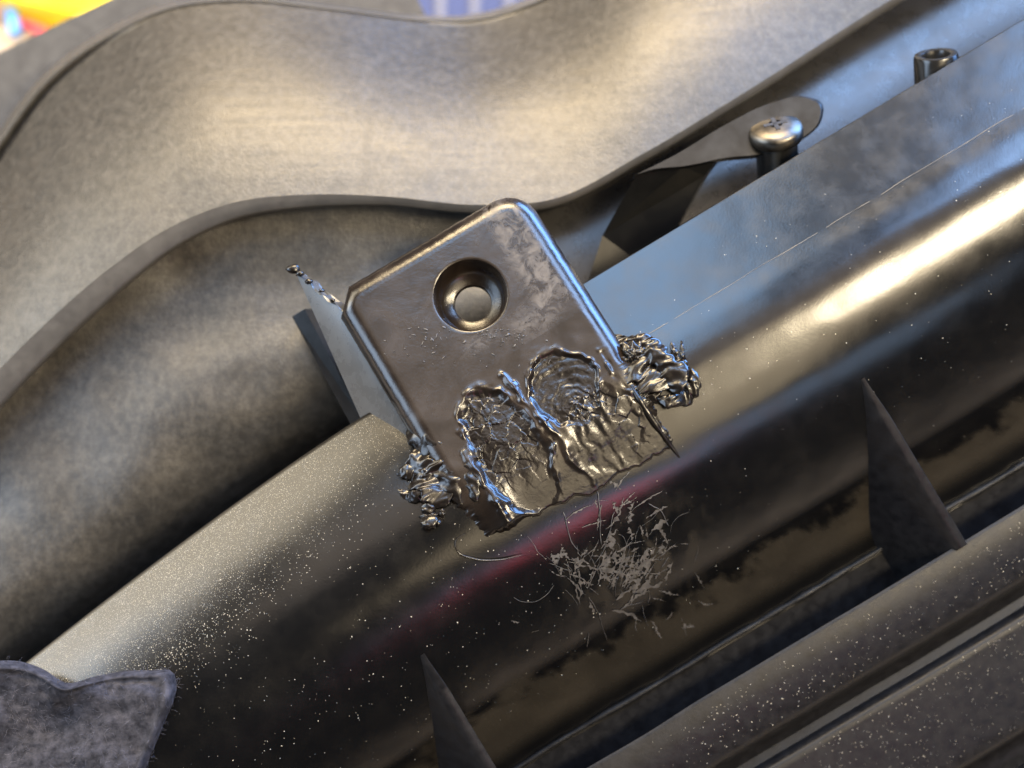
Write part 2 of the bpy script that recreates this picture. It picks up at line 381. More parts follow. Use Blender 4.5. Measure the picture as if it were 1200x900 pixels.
hc = toab(551, 343); RO, RI = 44.0, 22.0
mb = MB(); K = 160
cx, cy = hc
ang = np.sort(np.concatenate([np.linspace(0, 2*math.pi, K-2, endpoint=False), [math.atan2(bS-cy, aR-cx), math.atan2(bS-cy, aL-cx)]]))
dx, dy = np.cos(ang), np.sin(ang)
def rect_hit(dx, dy):
    t = np.full(K, 1e9)
    for lim, c0, dd in ((aL, cx, dx), (aR, cx, dx), (bT, cy, dy), (bS, cy, dy)):
        with np.errstate(divide='ignore'): tt = (lim-c0)/dd
        t = np.where((tt > 1e-6) & (tt < t), tt, t)
    return t
th = rect_hit(dx, dy)
bx_, by_ = cx+dx*th, cy+dy*th
# round the outer right corner and soften the outer left one
def rnd(bx, by, ca, cb, r, sa_, sb_):
    inx = (bx-ca)*sa_ > 0; iny = (by-cb)*sb_ > 0; k = inx & iny
    vx, vy = bx-ca, by-cb; l = np.hypot(vx, vy)+1e-9
    return np.where(k, ca+vx/l*np.minimum(l, r), bx), np.where(k, cb+vy/l*np.minimum(l, r), by)
bx_, by_ = rnd(bx_, by_, aR-16, bT+16, 16, 1, -1)
rings = []
bore = [(RI, -4.6), (RI, -4.2), (RI+0.8, -3.9), (RI+3.5, -3.75), (RO-10, -3.5), (RO-5, -2.9), (RO-2.2, -1.2), (RO-1.2, -0.35), (RO, -0.06), (RO+1.5, 0.0)]
for r, h in bore: rings.append(TP(cx+dx*r, cy+dy*r, np.full(K, h)))
for s in np.linspace(0.03, 1, 26):
    x_ = (cx+dx*(RO+1.5))*(1-s)+bx_*s; y_ = (cy+dy*(RO+1.5))*(1-s)+by_*s
    hh = 0.05*fbm(x_/35, y_/35, 2, 3)*(1-s)
    rings.append(TP(x_, y_, hh))
nr = len(rings); Vp = np.stack(rings, 0).reshape(-1, 3)
faces = [(i*K+j, i*K+(j+1) % K, (i+1)*K+(j+1) % K, (i+1)*K+j) for i in range(nr-1) for j in range(K)]
# fillet and side walls on the three free edges
FR = 2.4
ox, oy = np.zeros(K), np.zeros(K)
ox = np.where(bx_ <= aL+0.01, -1.0, np.where(bx_ >= aR-0.01, 1.0, 0.0)); oy = np.where(by_ <= bT+0.01, -1.0, 0.0)
cor = (bx_ > aR-16) & (by_ < bT+16); ox = np.where(cor, (bx_-(aR-16))/16, ox); oy = np.where(cor, (by_-(bT+16))/16, oy)
edge = np.hypot(ox, oy) > 0.3
l = np.hypot(ox, oy)+1e-9; ox, oy = ox/l, oy/l
fr = []
base0 = len(Vp)
fill = [(FR*math.sin(t), -FR*(1-math.cos(t))) for t in np.linspace(0.15, math.pi/2, 9)] + [(FR+0.05, -2.9), (FR-0.1, -3.4), (FR-2.0, -3.4)]
for o_, h in fill:
    jag = 0.05*vn(bx_/5, by_/5, 31)*(o_ > 1.0)
    fr.append(TP(bx_+ox*(o_+jag)*10, by_+oy*(o_+jag)*10, np.full(K, h)))
last = (nr-1)*K
for i in range(len(fill)):
    for j in range(K):
        j2 = (j+1) % K
        if edge[j] and edge[j2]:
            pv = (last if i == 0 else base0+(i-1)*K)
            faces.append((pv+j, pv+j2, base0+i*K+j2, base0+i*K+j))
Vp = np.concatenate([Vp]+fr)
# wear patches on the face
def proj_ab(V):
    k = D/(D-V[:, 2]); return toab(600+V[:, 0]*10*k, 450-V[:, 1]*10*k)
pa, pb = proj_ab(Vp)
wear = np.clip(sstep(pa, 62, 84)*(1-sstep(pa, 108, 116))*(1-sstep(pb, -62, -40)) + 0.9*np.exp(-((pa-62)/30)**2-((pb+52)/16)**2)+0.5*np.exp(-((pa+8)/26)**2-((pb+62)/12)**2), 0, 1)
wear[:10*K] = np.clip(wear[:10*K], 0, 0.15)
tab = obj('tab_plate', Vp, faces, M['tab'], hous, attr=wear, sharp=40)

# the welded lower half of the tab: scars, ridges and torn rims in relief
NA, NB = 330, 330
prof_a = [(aL-10*FR+0.1, -3.2), (aL-10*FR+0.1, -2.2)] + [(aL-10*FR*math.sin(t), -FR*(1-math.cos(t))) for t in np.linspace(math.pi/2, 0.1, 10)]
inner = np.linspace(aL, aR, NA-2*len(prof_a))
pr = [p for p in prof_a] + [(x, 0.0) for x in inner] + [(aR+(aL-p[0]), p[1]) for p in prof_a[::-1]]
pr = np.array(pr); NA = len(pr)
bl_ = np.linspace(bS, 196, NB)
AA, BB = np.meshgrid(pr[:, 0], bl_, indexing='ij'); HH = np.meshgrid(pr[:, 1], bl_, indexing='ij')[0]
wa = AA + 7*fbm(AA/28, BB/28, 41, 3); wb = BB + 7*fbm(AA/28, BB/28, 57, 3)
wa = wa + 1.6*fbm(AA/12, BB/12, 43, 2); wb = wb + 1.6*fbm(AA/12, BB/12, 59, 2)
def ell(ca, cb, ra, rb, rot=0.0):
    c, s = math.cos(rot), math.sin(rot); x = (wa-ca)*c+(wb-cb)*s; y = -(wa-ca)*s+(wb-cb)*c
    return np.hypot(x/ra, y/rb)
e1_ = ell(-44, 66, 44, 84); e2_ = ell(50, 36, 42, 48); e3_ = ell(66, 104, 46, 56)
def ridge_line(p0, p1, w):
    p0, p1 = np.array(p0), np.array(p1); dd = p1-p0; L = np.hypot(*dd); dd = dd/L
    s = np.clip((wa-p0[0])*dd[0]+(wb-p0[1])*dd[1], 0, L); ds = np.hypot(wa-p0[0]-s*dd[0], wb-p0[1]-s*dd[1])
    return np.exp(-(ds/w)**2)*(0.6+0.4*np.sin(s/9.0)), s/L
R = np.zeros_like(AA)
in1 = 1-sstep(e1_, 0.82, 1.0); in2 = 1-sstep(e2_, 0.85, 1.0); in3 = 1-sstep(e3_, 0.8, 1.05)
def chips(x, y, size, seed):                # broken chips: every cell a flat facet with its own height and tilt
    gx, gy = np.floor(x/size), np.floor(y/size); best = np.full(x.shape, 1e9); hgt = np.zeros(x.shape)
    for i in (-1, 0, 1):
        for j in (-1, 0, 1):
            cx_, cy_ = gx+i, gy+j; qx = (cx_+_h(cx_, cy_, seed))*size; qy = (cy_+_h(cx_, cy_, seed+1))*size
            d2 = (x-qx)**2+(y-qy)**2; k = d2 < best
            hh = (_h(cx_, cy_, seed+2)-0.5)+((x-qx)*(_h(cx_, cy_, seed+3)-0.5)+(y-qy)*(_h(cx_, cy_, seed+4)-0.5))/size*1.6
            hgt = np.where(k, hh, hgt); best = np.where(k, d2, best)
    return hgt
low = sstep(BB, 62, 100)
R += in1*(-0.95 + (1-low)*(0.80*chips(wa, wb, 27, 3)+0.14*chips(wa, wb, 9, 8)) + low*(0.35*fbm(AA/22, BB/46, 3, 2)+0.28*chips(wa*1.4, wb*0.7, 20, 5)))
R += in1*sstep(BB, 80, 120)*0.14*np.sin((AA*0.95+BB*0.35+9*fbm(AA/24, BB/24, 9, 2))/3.4)     # drawn-out strings at the foot
rr2 = np.hypot(wa-52, wb-56)
R += in2*(-0.80 + 0.045*np.sin(rr2/1.5+1.5*fbm(AA/18, BB/18, 7, 2))*(wb < 58) + 0.28*fbm(AA/26, BB/26, 13, 2))
R += np.exp(-((wa-60)/20)**2-((wb-66)/12)**2)*0.75*chips(wa, wb, 6, 17)
R += in3*(1-in2)*(-0.40 + 0.45*chips(wa, wb, 15, 23)*sstep(AA, 70, 92) + 0.35*fbm(AA/20, BB/26, 6, 2) + 0.07*np.sin(AA/1.9+2*fbm(AA/14, BB/20, 3, 2))*(1-sstep(AA, 62, 90)))
R += 0.30*np.exp(-((e1_-1.0)/0.06)**2)*(0.5+0.9*vn(AA/10, BB/10, 2)) + 0.30*np.exp(-((e2_-1.0)/0.06)**2)*(0.6+0.8*vn(AA/9, BB/9, 4))*(wb < 60)
r1, s1 = ridge_line((-4, -12), (22, 150), 3.4); r2, s2 = ridge_line((-92, 42), (-84, 158), 4.0); r3, s3 = ridge_line((108, 20), (114, 120), 4)
R += 0.85*r1 + 1.3*r2*(0.4+0.6*s2) + 0.5*r3*vn(AA/8, BB/8, 6)
zone = np.clip(in1+in2+in3+np.exp(-((BB-150)/30)**2), 0, 1)
R *= 0.52
R += 0.05*zone*fbm(AA/8, BB/8, 33, 3) + 0.03*fbm(AA/20, BB/20, 35, 2)
start = sstep(BB, bS, bS+12)
endb = 150 + 7*fbm(AA/18, AA*0+2, 61, 4) + 0.10*(AA) + 10*np.exp(-((AA-10)/18)**2)
side = np.clip((np.abs(AA-(aL+aR)/2)-(aR-aL)/2)/15, 0, 1)
H = HH + R*start*(1-0.5*side) - 0.03*side*(1-start)
# ragged long edges where the weld ran over them
jit = side*start*sstep(BB, 20, 60)*9*fbm(BB/11, AA/11, 81, 4)
WV = TP(AA+jit*np.sign(AA), BB-1.0*side*(1-start), H)
kx = D/(D-WV[..., 2]); qa, qb = toab(600+WV[..., 0]*10*kx, 450-WV[..., 1]*10*kx)
zt0 = ztube(qa, qb-bshift(qa))                       # the foot of the tab flows down onto the housing
wf = sstep(BB, 48, 138)*(1-0.55*np.exp(-((AA+86)/16)**2)*(1-sstep(BB, 135, 160)))
ztarget = zt0+0.32+np.maximum(0.6*R, -0.15)+HH
WV[..., 2] = WV[..., 2]*(1-wf)+ztarget*wf - 2.2*sstep(BB, endb-3, endb+16)
lower = obj('weld_zone', WV, gridfaces(NA, NB), M['melt'], tab, attr=np.clip(zone*1.2, 0, 1)*start)

# left flange of the tab, with its ragged upper edge, and the guide fin behind
n = 40; tt = np.linspace(0, 1, n)
front = np.stack([TP(aL-13-0.0*tt, bT+4+(bS+72-bT)*tt, np.full(n, -1.6))], 0)[0]
rear_top, rear_bot = P(345, 316, -7.8), P(426, 498, -7.0)
rear = rear_top*(1-tt)[:, None]+rear_bot*tt[:, None]
Q = 16; S = np.linspace(0, 1, Q)
Fo = front[:, None]*(1-S)[None, :, None]+rear[:, None]*S[None, :, None]
fn = np.cross(rear_top-front[0], front[-1]-front[0]); fn /= np.linalg.norm(fn)
if fn[0] > 0: fn = -fn
Fo[0] += np.stack([vn(S*7, S*0, 5)*0.35, vn(S*8, S*0, 6)*0.45, S*0], 1) - (V_*0.9)[None]*np.sin(S*math.pi)[:, None]*-1.0
Fi = Fo - fn*1.7
mb = MB(); mb.add(Fo.reshape(-1, 3), gridfaces(n, Q)); mb.add(Fi.reshape(-1, 3), gridfaces(n, Q))
o1 = 0; o2 = n*Q
for k in range(Q-1): mb.f.append((k, k+1, o2+k+1, o2+k))
for k in range(n-1): mb.f.append((k*Q+Q-1, (k+1)*Q+Q-1, o2+(k+1)*Q+Q-1, o2+k*Q+Q-1))
fl_o = mb.build('flange', M['flange'], tab, sharp=40)
m2 = MB()
for (sp, rr, sd) in ((0.02, 0.42, 1), (0.28, 0.3, 2), (0.5, 0.34, 3), (0.72, 0.42, 4), (0.9, 0.5, 5), (1.0, 0.85, 6)):
    c = front[0]*(1-sp)+rear_top*sp - fn*0*0.7
    u = []
    lat = [(math.acos(1-2*(i+0.5)/7), j*2*math.pi/10) for i in range(7) for j in range(10)]
    pts = np.array([[math.sin(a_)*math.cos(b_), math.sin(a_)*math.sin(b_), math.cos(a_)] for a_, b_ in lat])
    pts = c + pts*rr*(1+0.35*vn(pts[:, 0:1]*2+sd, pts[:, 1:2]*2, sd))*np.array([1.2, 0.8, 1])
    m2.add(pts, [(i*10+j, i*10+(j+1) % 10, (i+1)*10+(j+1) % 10, (i+1)*10+j) for i in range(6) for j in range(10)]+[tuple(range(10))[::-1], tuple(60+j for j in range(10))])
m2.build('torn_edge', M['melt'], tab, attr=np.ones(m2.n))
m3 = MB()
q = [P(342, 371, -16), P(357, 362, -14.5), P(430, 500, -14), P(415, 505, -15.5)]
q = np.array(q); back_ = np.array([p+np.array([1.2, 0.4, -5.5]) for p in q])
m3.prism(q, back_)
m3.build('guide_fin', M['gloss'], hous, smooth=False, attr=np.zeros(8))
# ------------------------------------------------------------------ melted lumps beside the weld
def lump(mb, px, py, z, ra, rb, rz, rot, seed, amp=0.5, fold=0.0, k=80):
    c = P(px, py, z); cr, sr = math.cos(rot), math.sin(rot)
    th = np.linspace(0.001, math.pi-0.001, k//2); ph = np.linspace(0, 2*math.pi, k, endpoint=False)
    T, F = np.meshgrid(th, ph, indexing='ij')
    d = np.stack([np.sin(T)*np.cos(F), np.sin(T)*np.sin(F), np.cos(T)], -1)
    x, y = d[..., 0]*3+seed*3.1, d[..., 1]*3+d[..., 2]*2.3
    r = 1 + amp*(0.7*fbm(x*0.8, y*0.8, seed, 2)+0.4*ridged(x*1.3, y*1.3, seed+3, 2)-0.2) + fold*np.sin((d[..., 0]*6+d[..., 1]*2+2*fbm(x, y, seed+8, 3))*2.2)
    q = d*r[..., None]*np.array([ra, rb, rz])
    x2 = q[..., 0]*cr-q[..., 1]*sr; y2 = q[..., 0]*sr+q[..., 1]*cr
    v = c+np.stack([x2, y2, q[..., 2]], -1)
    kk = k//2; f = [(i*k+j, i*k+(j+1) % k, (i+1)*k+(j+1) % k, (i+1)*k+j) for i in range(kk-1) for j in range(k)]
    mb.add(v.reshape(-1, 3), f)
def tz(px, py):
    a, b = toab(px, py); return float(ztube(a, b-bshift(a)))
def ribbon(mb, path, seed, ribs=0.5, lift=0.6, n=120, k=26):
    # a smear of melted plastic swept along a path of (px, py, half width mm, half thickness mm), with drag ribs across it
    p = polyline(path, n); s = np.linspace(0, 1, n); c = np.array([P(x, y, tz(x, y)+lift) for x, y in p[:, :2]])
    c[:, 2] += 0.5*vn(s*4, s*0, seed); t = np.gradient(c, axis=0); t /= np.linalg.norm(t, axis=1)[:, None]
    w = np.cross(t, [0, 0, 1.0]); w /= np.linalg.norm(w, axis=1)[:, None]; up_ = np.cross(w, t)
    tw = 0.5*vn(s*3, s*0+5, seed+1); w2 = w*np.cos(tw)[:, None]+up_*np.sin(tw)[:, None]; u2 = up_*np.cos(tw)[:, None]-w*np.sin(tw)[:, None]
    th = np.arange(k)*2*math.pi/k; S, TH_ = np.meshgrid(s, th, indexing='ij'); taper = np.clip(np.minimum(S, 1-S)*9, 0.12, 1)**0.5
    ww = p[:, 2][:, None]*taper*(1+0.28*vn(S*16, np.sin(TH_)+TH_*0, seed+2)); hh = 0.62*p[:, 3][:, None]*taper; ww = ww*1.25
    rb_ = 0.75*ribs*(0.30*np.sin(S*36+4*np.cos(TH_)+3*vn(S*6, np.cos(TH_)*1.5, seed+3))*np.clip(np.sin(TH_)+0.2, 0, 1)+0.18*vn(S*22, np.cos(TH_)*3, seed+4)+0.25*vn(S*9, np.cos(TH_)*2, seed+5))
    v = c[:, None]+w2[:, None]*(np.cos(TH_)*ww)[..., None]+u2[:, None]*(np.sin(TH_)*hh+rb_*hh*(np.sin(TH_) > -0.3))[..., None]
    f = [(i*k+j, i*k+(j+1) % k, (i+1)*k+(j+1) % k, (i+1)*k+j) for i in range(n-1) for j in range(k)]
    mb.add(v.reshape(-1, 3), f+[tuple(range(k))[::-1], tuple((n-1)*k+j for j in range(k))])
mb = MB()
ribbon(mb, [(712, 392, 0.8, 0.9), (728, 408, 1.6, 1.2), (750, 424, 2.4, 1.1), (770, 440, 2.2, 0.9), (786, 452, 1.4, 0.7)], 3, 1.0, 0.9)
ribbon(mb, [(735, 398, 0.5, 0.6), (755, 404, 0.9, 0.9), (772, 418, 1.1, 0.8), (790, 440, 1.2, 0.8), (794, 462, 0.8, 0.5)], 7, 0.9, 1.3)
ribbon(mb, [(770, 466, 0.3, 0.4), (785, 470, 0.7, 0.6), (802, 464, 0.9, 0.7), (813, 448, 0.7, 0.7), (811, 432, 0.4, 0.5)], 11, 0.7, 0.7)
ribbon(mb, [(786, 400, 0.12, 0.2), (790, 412, 0.35, 0.4), (797, 428, 0.5, 0.5), (806, 440, 0.5, 0.5)], 13, 0.4, 1.0)
ribbon(mb, [(799, 398, 0.10, 0.2), (799, 414, 0.25, 0.4), (804, 432, 0.4, 0.5)], 15, 0.4, 1.2)
ribbon(mb, [(722, 430, 0.6, 0.5), (738, 446, 1.3, 0.6), (760, 458, 1.0, 0.6), (772, 472, 0.5, 0.5)], 17, 0.8, 0.6)
lump(mb, 741, 416, tz(741, 416)+1.0, 1.7, 1.5, 1.0, .4, 91, .55, .10, 80)
mb.build('melted_lump', M['melt'], hous, attr=np.ones(mb.n))
mb = MB()
ribbon(mb, [(484, 488, 0.9, 0.9), (500, 516, 1.6, 1.3), (516, 545, 1.5, 1.2), (534, 572, 1.0, 0.8), (541, 592, 0.5, 0.5)], 23, 0.8, 0.9)
ribbon(mb, [(488, 524, 0.8, 0.7), (497, 550, 1.7, 0.9), (511, 574, 1.7, 0.8), (524, 592, 1.0, 0.5)], 27, 1.0, 0.6)
ribbon(mb, [(500, 584, 0.5, 0.4), (502, 600, 0.8, 0.6), (503, 614, 0.7, 0.6), (501, 624, 0.3, 0.3)], 29, 0.7, 0.6, 80)
ribbon(mb, [(464, 556, 0.3, 0.25), (478, 553, 0.7, 0.5), (494, 556, 0.9, 0.6), (508, 566, 0.6, 0.5)], 31, 0.9, 0.6, 80)
ribbon(mb, [(466, 574, 0.2, 0.2), (480, 582, 0.6, 0.4), (496, 580, 0.7, 0.5), (512, 588, 0.4, 0.4)], 33, 0.9, 0.4, 80)
ribbon(mb, [(508, 510, 0.5, 0.5), (530, 532, 0.8, 0.7), (550, 562, 0.9, 0.8), (558, 588, 0.5, 0.5)], 37, 0.6, 1.3)
ribbon(mb, [(519, 596, 0.2, 0.3), (516, 608, 0.3, 0.3), (511, 618, 0.15, 0.2)], 39, 0.5, 0.5, 60)
mb.build('melted_lump', M['melt'], hous, attr=np.ones(mb.n))
# long drawn blades of plastic along the weld
mb = MB()
def blade(pts, w, lift):
    p = polyline(pts, 60); s = np.linspace(0, 1, 60)
    q = np.array([P(x, y, tz(x, y)+0) for x, y in p]); zz = lift*(1-s)**0.8+0.1
    q[:, 2] += zz + 0.25*vn(s*9, s*0, int(w*10)); mb.tube(q, w*(0.25+0.75*np.sin(np.clip(s*1.02, 0, 1)*math.pi)**0.6)*(1+0.35*vn(s*14, s*0+2, 7)), 7)
blade([(706, 395), (730, 438), (760, 486), (796, 536)], 0.36, 1.5)
blade([(535, 520), (560, 560), (588, 592), (606, 613)], 0.5, 1.7)
mb.build('drawn_edge', M['melt'], hous, attr=np.ones(mb.n))

# ------------------------------------------------------------------ scraped fibres and shavings
mb = MB(); rng = random.Random(5)
def on_tube(px, py, h):
    a, b = toab(px, py); b = b-float(bshift(a)); return PT(a, b, h)
def fibre(x, y, L, ang, curl, rad, h=0.06, n=9):
    pts = []; aa = ang
    for i in range(n):
        pts.append(on_tube(x, y, h+0.25*abs(math.sin(i*1.3))*(curl != 0)*rng.random())); x += math.cos(aa)*L/n; y += math.sin(aa)*L/n; aa += curl/n+rng.uniform(-.25, .25)
    mb.tube(np.array(pts), rad*np.array([0.35]+[1.0]*(n-2)+[0.25]), 4)
def sliver(x, y, L, ang, w):
    n = 13; aa = ang; tp, bt = [], []; w1, w2_ = rng.random(), rng.random()
    for i in range(n):
        t = i/(n-1); en = math.sin(0.12+t*2.9); h = 0.035+0.05*rng.random()
        u1 = w*en*rng.random()**1.6*(0.4+w1); u2 = w*en*rng.random()**1.6*(0.4+w2_)
        tp.append(on_tube(x-math.sin(aa)*u1, y+math.cos(aa)*u1, h+0.04*rng.random())); bt.append(on_tube(x+math.sin(aa)*u2, y-math.cos(aa)*u2, h))
        x += math.cos(aa)*L/n; y += math.sin(aa)*L/n; aa += rng.uniform(-.22, .22)
    q = np.array(tp+bt); q2 = q-np.array([0, 0, 0.02])
    f = [(i, i+1, n+i+1, n+i) for i in range(n-1)]
    mb.add(np.concatenate([q, q2]), f+[tuple(2*n+k for k in r_[::-1]) for r_ in f])
for i in range(170):
    g = rng.random()
    if g < 0.42: x, y, L, an = rng.gauss(722, 22), rng.gauss(676, 18), rng.uniform(8, 34), rng.gauss(-0.95, 0.5)
    elif g < 0.66: x, y, L, an = rng.gauss(752, 26), rng.gauss(648, 16), rng.uniform(8, 30), rng.gauss(-0.7, 0.7)
    elif g < 0.80: x, y, L, an = rng.gauss(664, 18), rng.gauss(658, 16), rng.uniform(8, 26), rng.gauss(0.9, 0.5)
    elif g < 0.92: x, y, L, an = rng.gauss(715, 24), rng.gauss(610, 18), rng.uniform(10, 34), rng.gauss(-1.2, 0.5)
    else: x, y, L, an = rng.gauss(735, 50), rng.gauss(710, 22), rng.uniform(8, 24), rng.uniform(0, 3.1)
    if rng.random() < 0.2: fibre(x, y, L*1.5, an, rng.uniform(-.9, .9), rng.choice([0.015, 0.02, 0.03]))
    else: sliver(x, y, L*1.25, an, rng.choice([1.2, 2.0, 3.2, 4.5, 6.0]))
for x, y, L, an, cu, r in ((618, 628, 40, 0.9, .4, .03), (700, 575, 70, 1.3, .2, .05), (720, 600, 70, 2.0, .3, .04), (602, 700, 60, 0.6, -1.1, .025), (690, 700, 60, 1.0, .2, .03), (760, 590, 40, .6, .5, .06), (660, 600, 55, 1.2, -.5, .05)):
    fibre(x, y, L, an, cu, r, 0.1, 16)
def fleck(px, py, L, ang, w):                      # little torn flakes on the face of the tab
    a0, b0 = toab(px, py); q = []
    for k in range(7):
        t = k*2*math.pi/7; rr_ = rng.uniform(0.4, 1.0); x_, y_ = L*rr_*math.cos(t), w*rr_*math.sin(t)
        q.append(TP(a0+x_*math.cos(ang)-y_*math.sin(ang), b0+x_*math.sin(ang)+y_*math.cos(ang), 0.03+0.12*rng.random()))
    q = np.array(q); mb.prism(q, q-N_*0.05)
for i in range(95):
    g = rng.random()
    if g < 0.5: x, y = rng.gauss(592, 14), rng.gauss(388, 7)
    elif g < 0.75: x, y = rng.gauss(505, 18), rng.gauss(388, 9)
    else: x, y = rng.uniform(450, 650), rng.uniform(390, 430)
    fleck(x, y, rng.choice([0.8, 1.2, 2.0, 4.0]), rng.uniform(0, 3.1), rng.choice([0.5, 0.8, 1.4]))
tag(mb.build('plastic_shavings', M['swarf']), 'pale scraped plastic fibres and shavings strewn below the weld', 'shavings', kind='stuff')
mb = MB()
cp = polyline([(545, 625), (534, 634), (536, 646), (556, 655), (585, 656), (614, 650)], 40)
mb.tube(np.array([on_tube(x, y, 0.25) for x, y in cp]), 0.16*np.sin(np.linspace(0.15, math.pi-0.1, 40)), 6)
tag(mb.build('plastic_curl', M['melt'], attr=np.ones(mb.n)), 'thin glossy curl of plastic lying below the melted tab', 'plastic curl')

# ------------------------------------------------------------------ dust on the gloss
def specks(name, pts, sizes, label):
    m = MB(); o = np.array([[1, 0, 0], [0, 1, 0], [-1, 0, 0], [0, -1, 0], [0, 0, 1.0]])
    vs, fs = [], []
    for i, (p, s) in enumerate(zip(pts, sizes)):
        t = rng.uniform(0, 6.28); c, s_ = math.cos(t), math.sin(t); st = rng.uniform(0.6, 1.7)
        q = o*np.array([s*st, s, s*0.7]); q = np.stack([q[:, 0]*c-q[:, 1]*s_, q[:, 0]*s_+q[:, 1]*c, q[:, 2]], 1)+p
        vs.append(q); k = i*5; fs += [(k, k+1, k+4), (k+1, k+2, k+4), (k+2, k+3, k+4), (k+3, k, k+4)]
    return tag(obj(name, np.concatenate(vs), fs, M['dust'], smooth=False), label, 'dust', kind='stuff')
pts, sz = [], []
while len(pts) < 22000:                                      # thick along the upper edge towards the rag, thin elsewhere
    a = rng.uniform(-700, -105); b = -54+abs(rng.gauss(0, 46))*(0.55+0.6*min(1, (-a)/500))
    if b > 330 or rng.random() > min(1, 0.12+(-a-105)/420): continue
    pts.append(PT(a, b, 0.0)); sz.append(rng.choice([0.014, 0.018, 0.022, 0.03, 0.04]) if b < 35 else rng.choice([0.02, 0.028, 0.04, 0.06]))
for _ in range(1700):
    a = rng.uniform(-700, 700); b = rng.uniform(-20, 330)
    if a > 60 and rng.random() < 0.6: continue
    pts.append(PT(a, b, 0.0)); sz.append(rng.choice([0.025, 0.03, 0.04, 0.05, 0.075]))
specks('dust_specks', pts, sz, 'pale dust specks scattered over the glossy rounded housing edge')
pts, sz = [], []
for _ in range(2600):
    a = rng.uniform(-100, 760); b = rng.choice([rng.uniform(434, 500), rng.uniform(546, 650), rng.uniform(546, 650)])
    h = np.interp(b, ps[:, 0], ps[:, 1]); pts.append(PAB(a, b+bshift(a), shelfz(a, b)+h)); sz.append(rng.choice([0.025, 0.03, 0.04, 0.05, 0.07]))
specks('dust_specks', pts, sz, 'fine pale dust lying on the dark grooved shelf of the housing')

# ------------------------------------------------------------------ grained panel behind
pan = thing('grained_panel', 'curved grey grained plastic panel with a rolled lip standing behind the housing', 'panel', [0, 20, -40])
NU, NV = 150, 60
T = polyline([(-160, 420, -36), (-60, 262, -36), (0, 172, -36), (60, 95, -36), (130, 44, -36), (200, 11, -36), (270, 2, -36), (400, 13, -36), (500, 25, -36), (555, 25, -36), (625, 6, -36), (760, -90, -36), (1000, -220, -38), (1200, -330, -36)], NU)
Lp = polyline([(-160, 600, -17), (-60, 498, -17), (0, 432, -17), (60, 373, -17), (130, 313, -17), (200, 266, -17), (275, 237, -17), (360, 228, -17), (450, 230, -17), (560, 240, -17), (645, 234, -17), (750, 182, -18), (860, 116, -20), (1060, -10, -24), (1200, -90, -26)], NU)
vv = np.linspace(0, 1, NV)
G = np.zeros((NU, NV, 3))
X = T[:, None, 0]*(1-vv)+Lp[:, None, 0]*vv; Y = T[:, None, 1]*(1-vv)+Lp[:, None, 1]*vv
zb = T[:, None, 2]*(1-vv)+Lp[:, None, 2]*vv
zb = zb + 3.2*np.sin(np.clip(vv, 0, 1)*math.pi)[None] - 2.0*np.exp(-((X-560)/90)**2)*np.exp(-((Y-20)/70)**2)
zb = zb + 0.5*fbm(X/160, Y/160, 3, 2) - 5.0*(np.clip(330-X-0.25*Y, 0, 600)/300)**2*(1-0.75*vv)[None]
G = P(X, Y, zb)
# roll the outer edge backwards, and turn the lip
edge_rows = [P(T[:, 0]-4*k, T[:, 1]-3*k, T[:, 2]-1.0-2.4*k*k) for k in (0.5, 1.2, 2.4)]
ll = [(10, -0.15), (26, -0.5), (30, -0.75), (32.5, -1.5), (33, -5.0)]
lipw = np.interp(Lp[:, 0], [-160, 100, 275, 450, 700, 1200], [1.05, 0.95, 0.62, 0.34, 0.28, 0.26])
tl = np.gradient(Lp[:, :2], axis=0); tl /= np.linalg.norm(tl, axis=1)[:, None]; nl = np.stack([-tl[:, 1], tl[:, 0]], 1)
shell_v = np.concatenate([np.stack(edge_rows[::-1], 1), G], 1)
obj('outer_shell', shell_v, gridfaces(NU, NV+3), M['grain'], pan)
rim = MB(); er = P(T[:, 0]-1.5, T[:, 1]-1.2, zb[:, 0]+0.05); rim.tube(er, 0.2, 8); rim.build('rolled_edge', M['lip'], pan)
lip_rows = [P(Lp[:, 0], Lp[:, 1], zb[:, -1]+0.02)]+[P(Lp[:, 0]+nl[:, 0]*o*lipw, Lp[:, 1]+nl[:, 1]*o*lipw, zb[:, -1]+h) for o, h in ll]
obj('lip', np.stack(lip_rows, 1), gridfaces(NU, len(ll)+1), M['lip'], pan)
# inner panel and the channel that carries the screws
NI = 46
Bq = polyline([(-240, 900, -34), (-60, 870, -34), (60, 800, -34), (200, 690, -33), (330, 600, -33), (460, 520, -33), (600, 440, -33), (720, 368, -33), (860, 288, -34), (1040, 182, -36), (1200, 86, -38), (1320, 20, -40)], NU)
st = np.stack([Lp[:, 0]+nl[:, 0]*24*lipw, Lp[:, 1]+nl[:, 1]*24*lipw], 1); zi0 = zb[:, -1]-4.2
wv = np.linspace(0, 1, NI)
X = st[:, None, 0]*(1-wv)+Bq[:, None, 0]*wv; Y = st[:, None, 1]*(1-wv)+Bq[:, None, 1]*wv
Zi = zi0[:, None]*(1-wv)+Bq[:, None, 2]*wv + 9.5*np.sin(wv**1.8*math.pi)[None] + 0.8*fbm(X/120, Y/90, 13, 2)
sel = st[:, 0]
iL = int(np.searchsorted(sel, 612))
obj('inner_panel', P(X, Y, Zi)[:iL+1], gridfaces(iL+1, NI), M['grain'], pan)
Zc = (zi0[:, None]-3.2)+3.0*wv[None]+0.9*np.sin(wv*math.pi)[None]-4.0*sstep(wv, 0.8, 1.0)[None]
obj('screw_channel', P(X, Y, Zc)[iL:], gridfaces(NU-iL, NI), M['channel'], pan)
